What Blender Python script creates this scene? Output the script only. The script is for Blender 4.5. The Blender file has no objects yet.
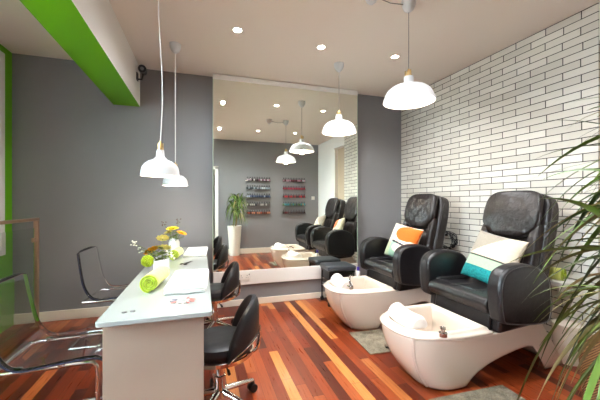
import bpy, bmesh, math, random
from mathutils import Vector, Matrix, Euler
PI = math.pi
R = math.radians
sc = bpy.context.scene
COL = sc.collection
random.seed(7)

# ------------------------------------------------------------------ materials
def lin(c):
    out = []
    for v in c:
        v /= 255.0
        out.append(v / 12.92 if v <= 0.04045 else ((v + 0.055) / 1.055) ** 2.4)
    return tuple(out) + (1.0,)

class NT:
    """small helper round a node tree"""
    def __init__(self, name):
        self.m = bpy.data.materials.new(name); self.m.use_nodes = True
        self.t = self.m.node_tree; self.n = self.t.nodes; self.l = self.t.links
        self.b = self.n['Principled BSDF']
    def node(self, kind, **kw):
        n = self.n.new(kind)
        for k, v in kw.items():
            setattr(n, k, v)
        return n
    def link(self, a, b): self.l.new(a, b)
    def math(self, op, a, b=None, c=None):
        n = self.node('ShaderNodeMath', operation=op)
        for i, v in enumerate((a, b, c)):
            if v is None: continue
            if hasattr(v, 'links'): self.link(v, n.inputs[i])
            else: n.inputs[i].default_value = v
        return n.outputs[0]
    def mix(self, fac, a, b):
        n = self.node('ShaderNodeMix', data_type='RGBA')
        for sock, v in ((n.inputs[0], fac), (n.inputs[6], a), (n.inputs[7], b)):
            if hasattr(v, 'links'): self.link(v, sock)
            else: sock.default_value = v
        return n.outputs[2]
    def coords(self, what='Object'):
        return self.node('ShaderNodeTexCoord').outputs[what]
    def mapping(self, vec, scale=(1, 1, 1), rot=(0, 0, 0), loc=(0, 0, 0)):
        n = self.node('ShaderNodeMapping'); self.link(vec, n.inputs[0])
        n.inputs['Scale'].default_value = scale; n.inputs['Rotation'].default_value = rot; n.inputs['Location'].default_value = loc
        return n.outputs[0]
    def noise(self, vec, scale=5, detail=3, rough=.5):
        n = self.node('ShaderNodeTexNoise'); self.link(vec, n.inputs['Vector'])
        n.inputs['Scale'].default_value = scale; n.inputs['Detail'].default_value = detail; n.inputs['Roughness'].default_value = rough
        return n.outputs[0]
    def ramp(self, fac, stops, interp='LINEAR'):
        n = self.node('ShaderNodeValToRGB'); n.color_ramp.interpolation = interp
        e = n.color_ramp.elements
        while len(e) < len(stops): e.new(0.5)
        for k, (p, c) in enumerate(stops):
            e[k].position = p; e[k].color = c
        self.link(fac, n.inputs[0]); return n.outputs[0]
    def bump(self, h, strength=.2, dist=.01):
        n = self.node('ShaderNodeBump'); n.inputs['Strength'].default_value = strength; n.inputs['Distance'].default_value = dist
        self.link(h, n.inputs['Height']); self.link(n.outputs[0], self.b.inputs['Normal']); return n
    def set(self, color=None, rough=.5, metal=0, spec=.5, coat=0, trans=0, ior=1.45, emit=None, estr=0, sheen=0):
        b = self.b.inputs
        if color is not None:
            if hasattr(color, 'links'): self.link(color, b['Base Color'])
            else: b['Base Color'].default_value = color
        if hasattr(rough, 'links'): self.link(rough, b['Roughness'])
        else: b['Roughness'].default_value = rough
        b['Metallic'].default_value = metal; b['Specular IOR Level'].default_value = spec
        b['Coat Weight'].default_value = coat; b['Coat Roughness'].default_value = .08
        b['Transmission Weight'].default_value = trans; b['IOR'].default_value = ior
        b['Sheen Weight'].default_value = sheen
        if emit is not None:
            b['Emission Color'].default_value = emit; b['Emission Strength'].default_value = estr
        return self

def simple(name, rgb, rough=.5, bump=None, var=None, **kw):
    t = NT(name); c = lin(rgb)
    vec = t.coords()
    if var:
        f = t.noise(vec, var[0], 4)
        d = tuple(x * (1 - var[1]) for x in c[:3]) + (1,)
        u = tuple(min(1, x * (1 + var[1])) for x in c[:3]) + (1,)
        c = t.ramp(f, [(.3, d), (.7, u)])
    t.set(c, rough, **kw)
    if bump: t.bump(t.noise(vec, bump[0], 5), bump[1], bump[2] if len(bump) > 2 else .01)
    return t.m

M = {}
M['grey_wall'] = simple('grey_wall_paint', (132, 130, 132), .62, bump=(60, .05), var=(1.2, .05))
M['ceiling'] = simple('cream_ceiling_paint', (228, 217, 206), .8, bump=(30, .04))
M['white_paint'] = simple('white_paint', (232, 228, 222), .5, bump=(40, .03))
M['skirting'] = simple('cream_gloss_paint', (232, 220, 204), .35, bump=(20, .02))
M['green'] = simple('green_paint', (100, 172, 6), .5, bump=(50, .03))
M['beige'] = simple('beige_paint', (190, 170, 146), .7, bump=(30, .03))
M['black_leather'] = simple('black_leather', (24, 22, 24), .36, bump=(9, .35, .02), spec=.6)
M['brown_leather'] = simple('dark_brown_leather', (32, 25, 24), .38, bump=(7, .6, .045), spec=.6)
M['stool_vinyl'] = simple('black_vinyl', (30, 29, 32), .38, bump=(14, .15, .01))
M['piping'] = simple('black_piping', (70, 66, 66), .35, bump=(80, .1))
M['fibreglass'] = simple('white_fibreglass', (222, 206, 190), .22, bump=(6, .02), coat=.4)
M['cushion_white'] = simple('white_vinyl_roll', (240, 232, 226), .35, bump=(20, .04))
M['chrome'] = simple('chrome', (215, 212, 210), .12, metal=1, bump=(3, .01))
M['brass'] = simple('brass', (196, 168, 116), .3, metal=1, bump=(3, .01))
M['bronze'] = simple('bronze_steel', (186, 150, 128), .4, metal=.8, bump=(6, .02))
M['black_plastic'] = simple('black_plastic', (24, 23, 25), .45, bump=(30, .04))
M['black_metal'] = simple('black_metal', (30, 29, 30), .4, metal=.3, bump=(20, .03))
M['grey_plastic'] = simple('grey_plastic', (118, 116, 116), .45, bump=(20, .03))
M['white_glass'] = simple('white_back_painted_glass', (172, 177, 173), .14, coat=.4, bump=(2, .004))
M['panel'] = simple('pale_laminate', (184, 164, 146), .35, bump=(25, .02))
M['shade'] = simple('white_enamel', (206, 206, 207), .35, bump=(4, .01))
M['cord_white'] = simple('white_cord', (225, 222, 218), .6, bump=(60, .05))
M['cord_grey'] = simple('grey_cord', (120, 112, 106), .6, bump=(60, .05))
M['trolley_vinyl'] = simple('trolley_vinyl', (62, 66, 72), .32, bump=(14, .1, .01))
M['porcelain'] = simple('white_porcelain', (240, 238, 234), .2, bump=(5, .01))
M['towel_white'] = simple('white_towelling', (232, 232, 226), .95, bump=(140, .5, .004), sheen=.3)
M['towel_lime'] = simple('lime_towelling', (228, 230, 128), .95, bump=(140, .5, .004), sheen=.3, var=(30, .12))
M['towel_edge'] = simple('green_towelling', (160, 178, 36), .95, bump=(140, .5, .004), sheen=.3, var=(40, .25))
M['leaf'] = simple('flower_leaf', (98, 118, 52), .5, bump=(30, .2), var=(12, .3))
M['leaf_pale'] = simple('pale_sprig', (180, 184, 160), .6, bump=(30, .2))
M['stem'] = simple('green_stem', (96, 110, 50), .6, bump=(40, .1))
M['yellow'] = simple('yellow_petal', (232, 208, 40), .6, bump=(40, .2), var=(30, .12))
M['orange'] = simple('orange_petal', (246, 176, 40), .6, bump=(40, .2), var=(30, .15))
M['butter'] = simple('butter_petal', (236, 220, 128), .6, bump=(40, .2), var=(30, .1))
M['lime_petal'] = simple('lime_petal', (170, 190, 40), .6, bump=(60, .4), var=(60, .2))
M['white_petal'] = simple('white_petal', (236, 232, 216), .6, bump=(40, .2))
M['brown_petal'] = simple('brown_seed_head', (84, 58, 40), .7, bump=(60, .4))
M['pot'] = simple('white_glazed_pot', (232, 224, 210), .3, bump=(5, .02))
M['soil'] = simple('potting_soil', (50, 36, 26), .95, bump=(40, .8), var=(30, .3))
M['trunk'] = simple('plant_cane', (120, 96, 66), .8, bump=(30, .5), var=(20, .25))
M['socket'] = simple('white_socket_plastic', (236, 230, 222), .35, bump=(10, .01))
M['slot'] = simple('dark_slot', (40, 36, 34), .6, bump=(10, .01))
M['purple'] = simple('purple_plastic', (70, 50, 150), .3, bump=(10, .02))
M['tile_step'] = simple('pale_corridor_paint', (176, 170, 164), .6, bump=(20, .03))
M['bulb'] = NT('lit_bulb').set((1, 1, 1, 1), .4, emit=(1, .9, .78, 1), estr=14).m
M['spot_glow'] = NT('lit_spot_lens').set((1, 1, 1, 1), .4, emit=(1, .93, .82, 1), estr=30).m

def clear(name, tint, rough=.02, ior=1.47):
    t = NT(name); t.set(tint, rough, trans=1, ior=ior)
    return t.m
M['acrylic'] = clear('clear_acrylic', (.93, .93, .935, 1))
M['acrylic_edge'] = simple('acrylic_dark_edge', (52, 54, 74), .1, bump=(5, .01))
M['pane'] = clear('balustrade_glass', (.95, .98, .955, 1), 0, 1.3)
M['window_glass'] = clear('window_glass', (.98, .99, .985, 1), 0, 1.1)
M['bottle_glass'] = clear('vase_glass', (.97, .99, .98, 1), .02)

def m_mirror():
    t = NT('mirror_silver'); t.set((.90, .93, .86, 1), .0, metal=1, spec=.5)
    return t.m
M['mirror'] = m_mirror()
M['mirror_edge'] = simple('mirror_green_edge', (196, 214, 190), .2, bump=(5, .01))

def m_floor():
    t = NT('merbau_floorboards')
    sep = t.node('ShaderNodeSeparateXYZ'); t.link(t.coords(), sep.inputs[0])
    X, Y = sep.outputs[0], sep.outputs[1]
    W = .0745
    rx = t.math('DIVIDE', t.math('SUBTRACT', X, .9805), W)
    row = t.math('FLOOR', rx); fx = t.math('FRACT', rx)
    wn = t.node('ShaderNodeTexWhiteNoise', noise_dimensions='1D'); t.link(row, wn.inputs['W'])
    ry = t.math('DIVIDE', t.math('ADD', Y, t.math('MULTIPLY', wn.outputs['Value'], 3.0)), .92)
    # the pale boards: rows and butt joints fixed
    cy = t.math('FLOOR', ry); fy = t.math('FRACT', ry)
    cmb = t.node('ShaderNodeCombineXYZ'); t.link(row, cmb.inputs[0]); t.link(cy, cmb.inputs[1])
    w2 = t.node('ShaderNodeTexWhiteNoise', noise_dimensions='3D'); t.link(cmb.outputs[0], w2.inputs['Vector'])
    tone = t.ramp(w2.outputs['Value'], [(0, lin((78, 28, 14))), (.28, lin((112, 40, 18))), (.5, lin((136, 54, 24))),
                                      (.7, lin((152, 66, 30))), (.86, lin((168, 82, 38))), (.95, lin((184, 106, 54))), (1, lin((196, 124, 66)))])
    def board(r, y0, y1):
        a = t.math('COMPARE', row, float(r), .1)
        b = t.math('MULTIPLY', t.math('GREATER_THAN', Y, y0), t.math('LESS_THAN', Y, y1))
        return t.math('MULTIPLY', a, b)
    pale = board(0, 1.5, 3.8)
    for r, y0, y1 in ((2, 2.63, 3.8), (-6, 1.85, 2.56), (-5, 1.2, 1.85)):
        pale = t.math('MAXIMUM', pale, board(r, y0, y1))
    tone = t.mix(pale, tone, lin((204, 132, 68)))
    gv = t.mapping(t.coords(), (46, 2.2, 1))
    g = t.noise(gv, 1.6, 6, .65)
    grain = t.ramp(g, [(.25, (.62, .56, .52, 1)), (.55, (1, 1, 1, 1)), (.8, (1.25, 1.2, 1.12, 1))])
    mul = t.node('ShaderNodeMix', data_type='RGBA', blend_type='MULTIPLY'); mul.inputs[0].default_value = .85
    t.link(tone, mul.inputs[6]); t.link(grain, mul.inputs[7])
    gx = t.math('LESS_THAN', fx, .025); gy = t.math('LESS_THAN', fy, .003)
    gap = t.math('MAXIMUM', gx, gy)
    col = t.mix(t.math('MULTIPLY', gap, .75), mul.outputs[2], (.012, .006, .004, 1))
    rough = t.ramp(g, [(.2, (.24, .24, .24, 1)), (.8, (.36, .36, .36, 1))])
    t.set(col, rough, spec=.4, coat=.08)
    t.bump(t.math('SUBTRACT', t.math('MULTIPLY', g, .15), gap), .15, .004)
    return t.m
M['floor'] = m_floor()

def m_brick():
    t = NT('white_glazed_brick')
    sep = t.node('ShaderNodeSeparateXYZ'); t.link(t.coords(), sep.inputs[0])
    u, z = sep.outputs[0], sep.outputs[2]
    hb, lb = .0635, .2645
    rz = t.math('DIVIDE', t.math('SUBTRACT', 2.79, z), hb); row = t.math('FLOOR', rz); fz = t.math('FRACT', rz)
    off = t.math('MULTIPLY', t.math('MODULO', t.math('ADD', row, 1.0), 2.0), .5)
    wn0 = t.node('ShaderNodeTexWhiteNoise', noise_dimensions='1D'); t.link(row, wn0.inputs['W'])
    off = t.math('ADD', off, t.math('MULTIPLY', wn0.outputs['Value'], .06))
    ru = t.math('ADD', t.math('DIVIDE', u, lb), t.math('ADD', off, .0)); cell = t.math('FLOOR', ru); fu = t.math('FRACT', ru)
    jz = t.math('LESS_THAN', fz, .10); ju = t.math('LESS_THAN', fu, .026)
    joint = t.math('MAXIMUM', jz, ju)
    cmb = t.node('ShaderNodeCombineXYZ'); t.link(row, cmb.inputs[0]); t.link(cell, cmb.inputs[1])
    wn = t.node('ShaderNodeTexWhiteNoise', noise_dimensions='3D'); t.link(cmb.outputs[0], wn.inputs['Vector'])
    base = t.ramp(wn.outputs['Value'], [(0, lin((200, 194, 183))), (.5, lin((213, 207, 196))), (1, lin((222, 217, 207)))])
    nz = t.noise(t.coords(), 26, 4)
    base = t.mix(t.math('MULTIPLY', nz, .25), base, lin((184, 175, 160)))
    col = t.mix(joint, base, lin((34, 30, 30)))
    t.set(col, t.math('ADD', .5, t.math('MULTIPLY', joint, .4)), spec=.35)
    t.bump(t.math('SUBTRACT', t.math('MULTIPLY', nz, .25), joint), .5, .006)
    return t.m
M['brick'] = m_brick()

def m_mat():
    t = NT('grey_woven_mat'); v = t.coords()
    f = t.noise(v, 160, 3); f2 = t.noise(v, 14, 3)
    c = t.ramp(t.math('MULTIPLY', t.math('ADD', f, f2), .5), [(.3, lin((84, 76, 62))), (.7, lin((164, 152, 130)))])
    t.set(c, .95); t.bump(f, .8, .006); return t.m
M['mat'] = m_mat()

def m_wicker():
    t = NT('wicker_weave'); v = t.coords()
    w = t.node('ShaderNodeTexWave', wave_type='BANDS', bands_direction='Z'); t.link(v, w.inputs[0]); w.inputs['Scale'].default_value = 60; w.inputs['Distortion'].default_value = 1.5
    w2 = t.node('ShaderNodeTexWave', wave_type='BANDS', bands_direction='DIAGONAL'); t.link(v, w2.inputs[0]); w2.inputs['Scale'].default_value = 44
    f = t.math('MULTIPLY', w.outputs['Fac'], w2.outputs['Fac'])
    c = t.ramp(f, [(0, lin((86, 52, 26))), (.5, lin((176, 118, 64))), (1, lin((210, 158, 98)))])
    t.set(c, .6); t.bump(f, .9, .01); return t.m
M['wicker'] = m_wicker()

def m_palm():
    t = NT('palm_leaf'); v = t.coords()
    f = t.noise(v, 5, 3)
    c = t.ramp(f, [(.3, lin((60, 88, 26))), (.55, lin((98, 124, 46))), (.75, lin((148, 156, 84)))])
    t.set(c, .42); t.bump(t.noise(v, 60, 2), .15, .003)
    t.b.inputs['Subsurface Weight'].default_value = 0.0
    return t.m
M['palm'] = m_palm()
M['palm_dry'] = simple('dry_palm_leaf', (168, 152, 106), .6, bump=(40, .2), var=(8, .15))
M['palm_dark'] = simple('dark_palm_leaf', (58, 76, 26), .4, bump=(40, .2), var=(8, .3))

# ------------------------------------------------------------------ mesh helpers
def bmn(): return bmesh.new()

def add_box(bm, lo, hi, mat=0):
    x0, y0, z0 = lo; x1, y1, z1 = hi
    v = [bm.verts.new(p) for p in ((x0, y0, z0), (x1, y0, z0), (x1, y1, z0), (x0, y1, z0), (x0, y0, z1), (x1, y0, z1), (x1, y1, z1), (x0, y1, z1))]
    for f in ((0, 3, 2, 1), (4, 5, 6, 7), (0, 1, 5, 4), (1, 2, 6, 5), (2, 3, 7, 6), (3, 0, 4, 7)):
        bm.faces.new([v[i] for i in f]).material_index = mat
    return v

def add_loft(bm, rings, closed=True, cap0=True, cap1=True, mat=0):
    vs = [[bm.verts.new(p) for p in r] for r in rings]
    n = len(rings[0])
    for a, b in zip(vs, vs[1:]):
        for i in range(n if closed else n - 1):
            j = (i + 1) % n
            bm.faces.new((a[i], a[j], b[j], b[i])).material_index = mat
    if cap0 and closed: bm.faces.new(list(reversed(vs[0]))).material_index = mat
    if cap1 and closed: bm.faces.new(vs[-1]).material_index = mat
    return vs

def add_tube(bm, pts, r, seg=10, closed=False, caps=True, mat=0):
    pts = [Vector(p) for p in pts]; n = len(pts)
    rad = r if isinstance(r, (list, tuple)) else [r] * n
    rings = []; up = None
    for i, p in enumerate(pts):
        if closed: t = pts[(i + 1) % n] - pts[i - 1]
        else: t = pts[min(i + 1, n - 1)] - pts[max(i - 1, 0)]
        t.normalize()
        if up is None:
            up = Vector((0, 0, 1)) if abs(t.z) < .9 else Vector((1, 0, 0))
        s = t.cross(up); s.normalize(); up = s.cross(t); up.normalize()
        rings.append([p + (s * math.cos(2 * PI * k / seg) + up * math.sin(2 * PI * k / seg)) * rad[i] for k in range(seg)])
    if closed: rings.append(rings[0])
    add_loft(bm, rings, True, caps and not closed, caps and not closed, mat)
    if closed: bmesh.ops.remove_doubles(bm, verts=bm.verts, dist=1e-5)

def add_lathe(bm, prof, c=(0, 0, 0), seg=32, cap0=True, cap1=True, mat=0):
    rings = [[(c[0] + r * math.cos(2 * PI * k / seg), c[1] + r * math.sin(2 * PI * k / seg), c[2] + z) for k in range(seg)] for r, z in prof]
    add_loft(bm, rings, True, cap0, cap1, mat)

def add_cyl(bm, p0, p1, r0, r1=None, seg=20, mat=0):
    add_tube(bm, [p0, p1], [r0, r0 if r1 is None else r1], seg, mat=mat)

def add_extrude(bm, poly, f, d0, d1, mat=0):
    """polygon (a,b) swept from d0 to d1; f(a,b,d) -> xyz"""
    add_loft(bm, [[f(a, b, d0) for a, b in poly], [f(a, b, d1) for a, b in poly]], True, mat=mat)

def add_super(bm, c, size, e=(.35, .35), nu=28, nv=16, f=None):
    """superellipsoid: soft rounded box"""
    def sp(v, p): return math.copysign(abs(v) ** p, v)
    rings = []
    for j in range(nv + 1):
        la = -PI / 2 + PI * j / nv
        la = max(-PI / 2 + 1e-3, min(PI / 2 - 1e-3, la))
        ring = []
        for i in range(nu):
            lo = 2 * PI * i / nu
            p = (sp(math.cos(la), e[1]) * sp(math.cos(lo), e[0]) * size[0] / 2, sp(math.cos(la), e[1]) * sp(math.sin(lo), e[0]) * size[1] / 2, sp(math.sin(la), e[1]) * size[2] / 2)
            p = (p[0] + c[0], p[1] + c[1], p[2] + c[2])
            ring.append(f(*p) if f else p)
        rings.append(ring)
    add_loft(bm, rings)

def smooth_poly(pts, n=6):
    """closed Catmull-Rom through pts"""
    out = []; N = len(pts)
    for i in range(N):
        p0, p1, p2, p3 = pts[i - 1], pts[i], pts[(i + 1) % N], pts[(i + 2) % N]
        for k in range(n):
            t = k / n
            out.append(tuple(.5 * ((2 * b) + (-a + c) * t + (2 * a - 5 * b + 4 * c - d) * t * t + (-a + 3 * b - 3 * c + d) * t ** 3) for a, b, c, d in zip(p0, p1, p2, p3)))
    return out

def smooth_line(pts, n=8):
    P = [pts[0]] + list(pts) + [pts[-1]]; out = []
    for i in range(1, len(P) - 2):
        for k in range(n):
            t = k / n
            out.append(tuple(.5 * ((2 * b) + (-a + c) * t + (2 * a - 5 * b + 4 * c - d) * t * t + (-a + 3 * b - 3 * c + d) * t ** 3) for a, b, c, d in zip(P[i - 1], P[i], P[i + 1], P[i + 2])))
    out.append(tuple(pts[-1])); return out

def obj(name, bm, m, parent=None, smooth=True, bevel=0, bseg=2, sub=0, solid=0, loc=(0, 0, 0), rot=(0, 0, 0), angle=40):
    bmesh.ops.recalc_face_normals(bm, faces=bm.faces)
    me = bpy.data.meshes.new(name); bm.to_mesh(me); bm.free()
    for mm in (m if isinstance(m, (list, tuple)) else [m]): me.materials.append(mm)
    if smooth:
        me.polygons.foreach_set('use_smooth', [True] * len(me.polygons))
        try: me.set_sharp_from_angle(angle=R(angle))
        except Exception: pass
    o = bpy.data.objects.new(name, me); COL.objects.link(o)
    o.location = loc; o.rotation_euler = rot
    if parent: o.parent = parent
    if solid:
        s = o.modifiers.new('solid', 'SOLIDIFY'); s.thickness = solid; s.offset = 0
    if bevel:
        b = o.modifiers.new('bevel', 'BEVEL'); b.width = bevel; b.segments = bseg; b.limit_method = 'ANGLE'; b.angle_limit = R(35)
        if smooth:
            b.harden_normals = False
    if sub:
        s = o.modifiers.new('sub', 'SUBSURF'); s.levels = sub; s.render_levels = sub
    return o

def tag(o, label, cat, group=None):
    o['label'] = label; o['category'] = cat
    if group: o['group'] = group
    return o
def thing(name, label, cat, loc=(0, 0, 0), rot=(0, 0, 0), group=None):
    o = bpy.data.objects.new(name, None); COL.objects.link(o); o.empty_display_size = .05
    o.location = loc; o.rotation_euler = rot
    return tag(o, label, cat, group)
def struct(name, bm, m, **kw):
    o = obj(name, bm, m, smooth=False, **kw); o['kind'] = 'structure'; return o
def kids(o): return [c for c in COL.objects if c.parent == o]
def dup(root, loc, rot=None, label=None, group=None):
    r = root.copy(); COL.objects.link(r); r.location = loc
    if rot is not None: r.rotation_euler = rot
    if label: r['label'] = label
    if group: r['group'] = group
    for ch in kids(root):
        c = ch.copy(); COL.objects.link(c); c.parent = r
        for g in kids(ch):
            d = g.copy(); COL.objects.link(d); d.parent = c
    return r

# ------------------------------------------------------------------ room shell
H, D, XL, YF = 2.79, 3.93, -1.862, -.10
def XW(y): return 2.815 + (D - y) * .038

bm = bmn(); add_box(bm, (-3.4, -2.3, -.12), (3.6, D + .15, 0)); struct('floor', bm, M['floor'])
bm = bmn(); add_box(bm, (-2.2, -2.3, H), (3.4, D + .15, H + .12)); struct('ceiling', bm, M['ceiling'])
bm = bmn(); add_box(bm, (-2.2, D, 0), (3.2, D + .15, H)); struct('wall_back', bm, M['grey_wall'])
# brick wall: local x runs along the wall from the back corner towards the camera
ang = math.atan(.038)
bm = bmn(); L = (D - 1.58) / math.cos(ang); add_box(bm, (0, 0, 0), (L, .12, H))
w = struct('wall_right', bm, M['brick']); w.location = (XW(D), D, 0)
w.rotation_euler = (0, 0, math.atan2(-1, .038)); 
# plain end of the same wall with a shallow beige recess
bm = bmn()
x16, x05, xf = XW(1.58), XW(1.05), XW(YF)
add_box(bm, (xf - .02, YF, 0), (xf + .3, .98, H)); add_box(bm, (x16, .98, 2.5), (xf + .3, 1.575, H))
struct('wall_right_plain', bm, M['white_paint'])
bm = bmn(); add_box(bm, (x16 + .125, .985, 0), (x16 + .3, 1.7, 2.5)); struct('wall_right_recess', bm, M['beige'])
# wall behind the camera with the doorway in it
bm = bmn(); add_box(bm, (.37, YF - .12, 0), (3.3, YF, H)); add_box(bm, (-.72, YF - .12, 2.13), (.37, YF, H)); add_box(bm, (XL - .1, YF - .12, 0), (-.72, YF, H))
struct('wall_front', bm, M['grey_wall'])
bm = bmn()
for x0, x1 in ((.30, .375), (-.725, -.65)): add_box(bm, (x0, YF - .13, 0), (x1, YF + .015, 2.13))
add_box(bm, (-.725, YF - .13, 2.06), (.375, YF + .015, 2.135))
struct('door_1', bm, M['white_paint'], bevel=.004)
bm = bmn()
add_box(bm, (-1.0, -2.2, 0), (-.9, YF - .12, H)); add_box(bm, (.7, -2.2, 0), (.8, YF - .12, H)); add_box(bm, (-1.0, -2.3, 0), (.8, -2.2, H))
struct('wall_corridor', bm, M['tile_step'])
# green wall with the shop window
WY0, WY1, WZ0, WZ1 = .05, 1.75, .74, 2.72
DY0, DY1 = 2.85, 3.79
bm = bmn()
add_box(bm, (XL - .16, YF - .12, 0), (XL, D, WZ0)); add_box(bm, (XL - .16, YF - .12, WZ1), (XL, D, H))
add_box(bm, (XL - .16, WY1, WZ0), (XL, DY0, WZ1)); add_box(bm, (XL - .16, DY1, WZ0), (XL, D, WZ1)); add_box(bm, (XL - .16, YF - .12, WZ0), (XL, WY0, WZ1))
struct('wall_left', bm, M['green'])
bm = bmn()
for y in (WY0, (WY0 + WY1) / 2, WY1 - .055): add_box(bm, (XL - .11, y, WZ0), (XL - .03, y + .055, WZ1))
for z in (WZ0, 1.98, WZ1 - .055): add_box(bm, (XL - .108, WY0, z), (XL - .032, WY1, z + .055))
win = struct('window_1', bm, M['white_paint'], bevel=.004)
bm = bmn(); add_box(bm, (XL - .075, WY0 + .02, WZ0 + .02), (XL - .069, WY1 - .02, WZ1 - .02))
g = obj('pane', bm, M['window_glass'], win, smooth=False)
bm = bmn()
for y in (DY0, DY1 - .07): add_box(bm, (XL - .11, y, WZ0), (XL + .012, y + .07, WZ1))
for z in (WZ0, 1.7, WZ1 - .07): add_box(bm, (XL - .109, DY0 + .001, z), (XL + .011, DY1 - .001, z + .07))
add_box(bm, (XL - .09, DY0 + .02, WZ0 + .02), (XL - .05, DY1 - .02, WZ1 - .02))
struct('window_2', bm, M['white_paint'], bevel=.004)
bm = bmn(); add_box(bm, (-9, -6, -.3), (XL - .2, 12, -.15)); struct('ground_outside', bm, M['beige'])
# ceiling beam: green underside, white sides
bm = bmn(); add_box(bm, (-.945, YF, 2.35), (-.675, D, H)); bm.normal_update()
bmesh.ops.recalc_face_normals(bm, faces=bm.faces)
for f in bm.faces: f.material_index = 1 if f.normal.z < -.5 else 0
struct('ceiling_beam', bm, [M['white_paint'], M['green']])
# skirting boards
bm = bmn(); add_box(bm, (XL, D - .018, 0), (3.0, D, .105)); struct('baseboard_back', bm, M['skirting'], bevel=.005)
bm = bmn(); add_box(bm, (.375, YF, 0), (2.9, YF + .018, .13)); struct('baseboard_front', bm, M['skirting'], bevel=.005)
# the boxed-out panel that carries the mirror
YM = 3.81
bm = bmn(); add_box(bm, (.128, YM + .02, 0), (2.026, D - .001, .255)); struct('trim_1', bm, M['grey_wall'])
bm = bmn(); add_box(bm, (.128, YM + .002, 0), (2.026, YM + .0195, .075)); struct('baseboard_mirror', bm, M['skirting'], bevel=.004)
bm = bmn(); add_box(bm, (.125, YM - .012, .2555), (2.028, D - .001, .428)); struct('trim_2', bm, M['white_paint'], bevel=.006)
bm = bmn(); add_box(bm, (.128, YM + .012, .4285), (2.026, D - .001, 2.785)); struct('trim_3', bm, M['grey_wall'])
mr = thing('wall_mirror', 'large frameless mirror filling the boxed-out panel above the white ledge', 'mirror', (1.076, YM, .4285))
bm = bmn(); add_box(bm, (-.949, 0, .001), (.949, .008, 2.293)); obj('mirror_glass', bm, M['mirror'], mr, smooth=False)
for xa, xb in ((-.956, -.9495), (.9495, .956)):
    bm = bmn(); add_box(bm, (xa, -.001, .001), (xb, .012, 2.293)); obj('edge_strip', bm, M['mirror_edge'], mr, smooth=False)
bm = bmn(); add_box(bm, (-.956, -.008, 2.2935), (.956, .012, 2.355)); obj('top_rail', bm, M['white_paint'], mr, smooth=False, bevel=.004)

# ------------------------------------------------------------------ ceiling spots
def make_spot(x, y, label, cone=136):
    t = thing('recessed_spotlight', label, 'ceiling light', (x, y, H - .006), group='recessed ceiling spotlights')
    bm = bmn(); add_lathe(bm, [(.034, -.002), (.046, -.003), (.048, .005), (.034, .005)], seg=28, cap0=False, cap1=False); obj('trim_ring', bm, M['white_paint'], t)
    bm = bmn(); add_lathe(bm, [(.001, -.001), (.033, .0), (.033, .003)], seg=24); obj('lens', bm, M['spot_glow'], t)
    ld = bpy.data.lights.new('spot_beam', 'SPOT'); ld.energy = SPOT_W; ld.color = (.93, .97, 1); ld.spot_size = R(cone); ld.spot_blend = 1; ld.shadow_soft_size = .02
    lo = bpy.data.objects.new('spot_beam', ld); COL.objects.link(lo); lo.parent = t; lo.location = (0, 0, -.02)
SPOT_W = 42
make_spot(.30, 2.79, 'lit round spotlight in the ceiling nearest the beam, by the mirror end', 168)
make_spot(1.12, 2.85, 'lit round spotlight in the ceiling, middle one of the row by the mirror')
make_spot(1.93, 2.80, 'lit round spotlight in the ceiling nearest the brick wall, by the mirror end')
make_spot(.34, 1.09, 'lit ceiling spotlight over the table side, seen only in the mirror', 168)
make_spot(1.14, 1.06, 'lit ceiling spotlight in the middle of the far mirrored row')
make_spot(1.95, 1.09, 'lit ceiling spotlight over the pedicure side, seen only in the mirror')

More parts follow.
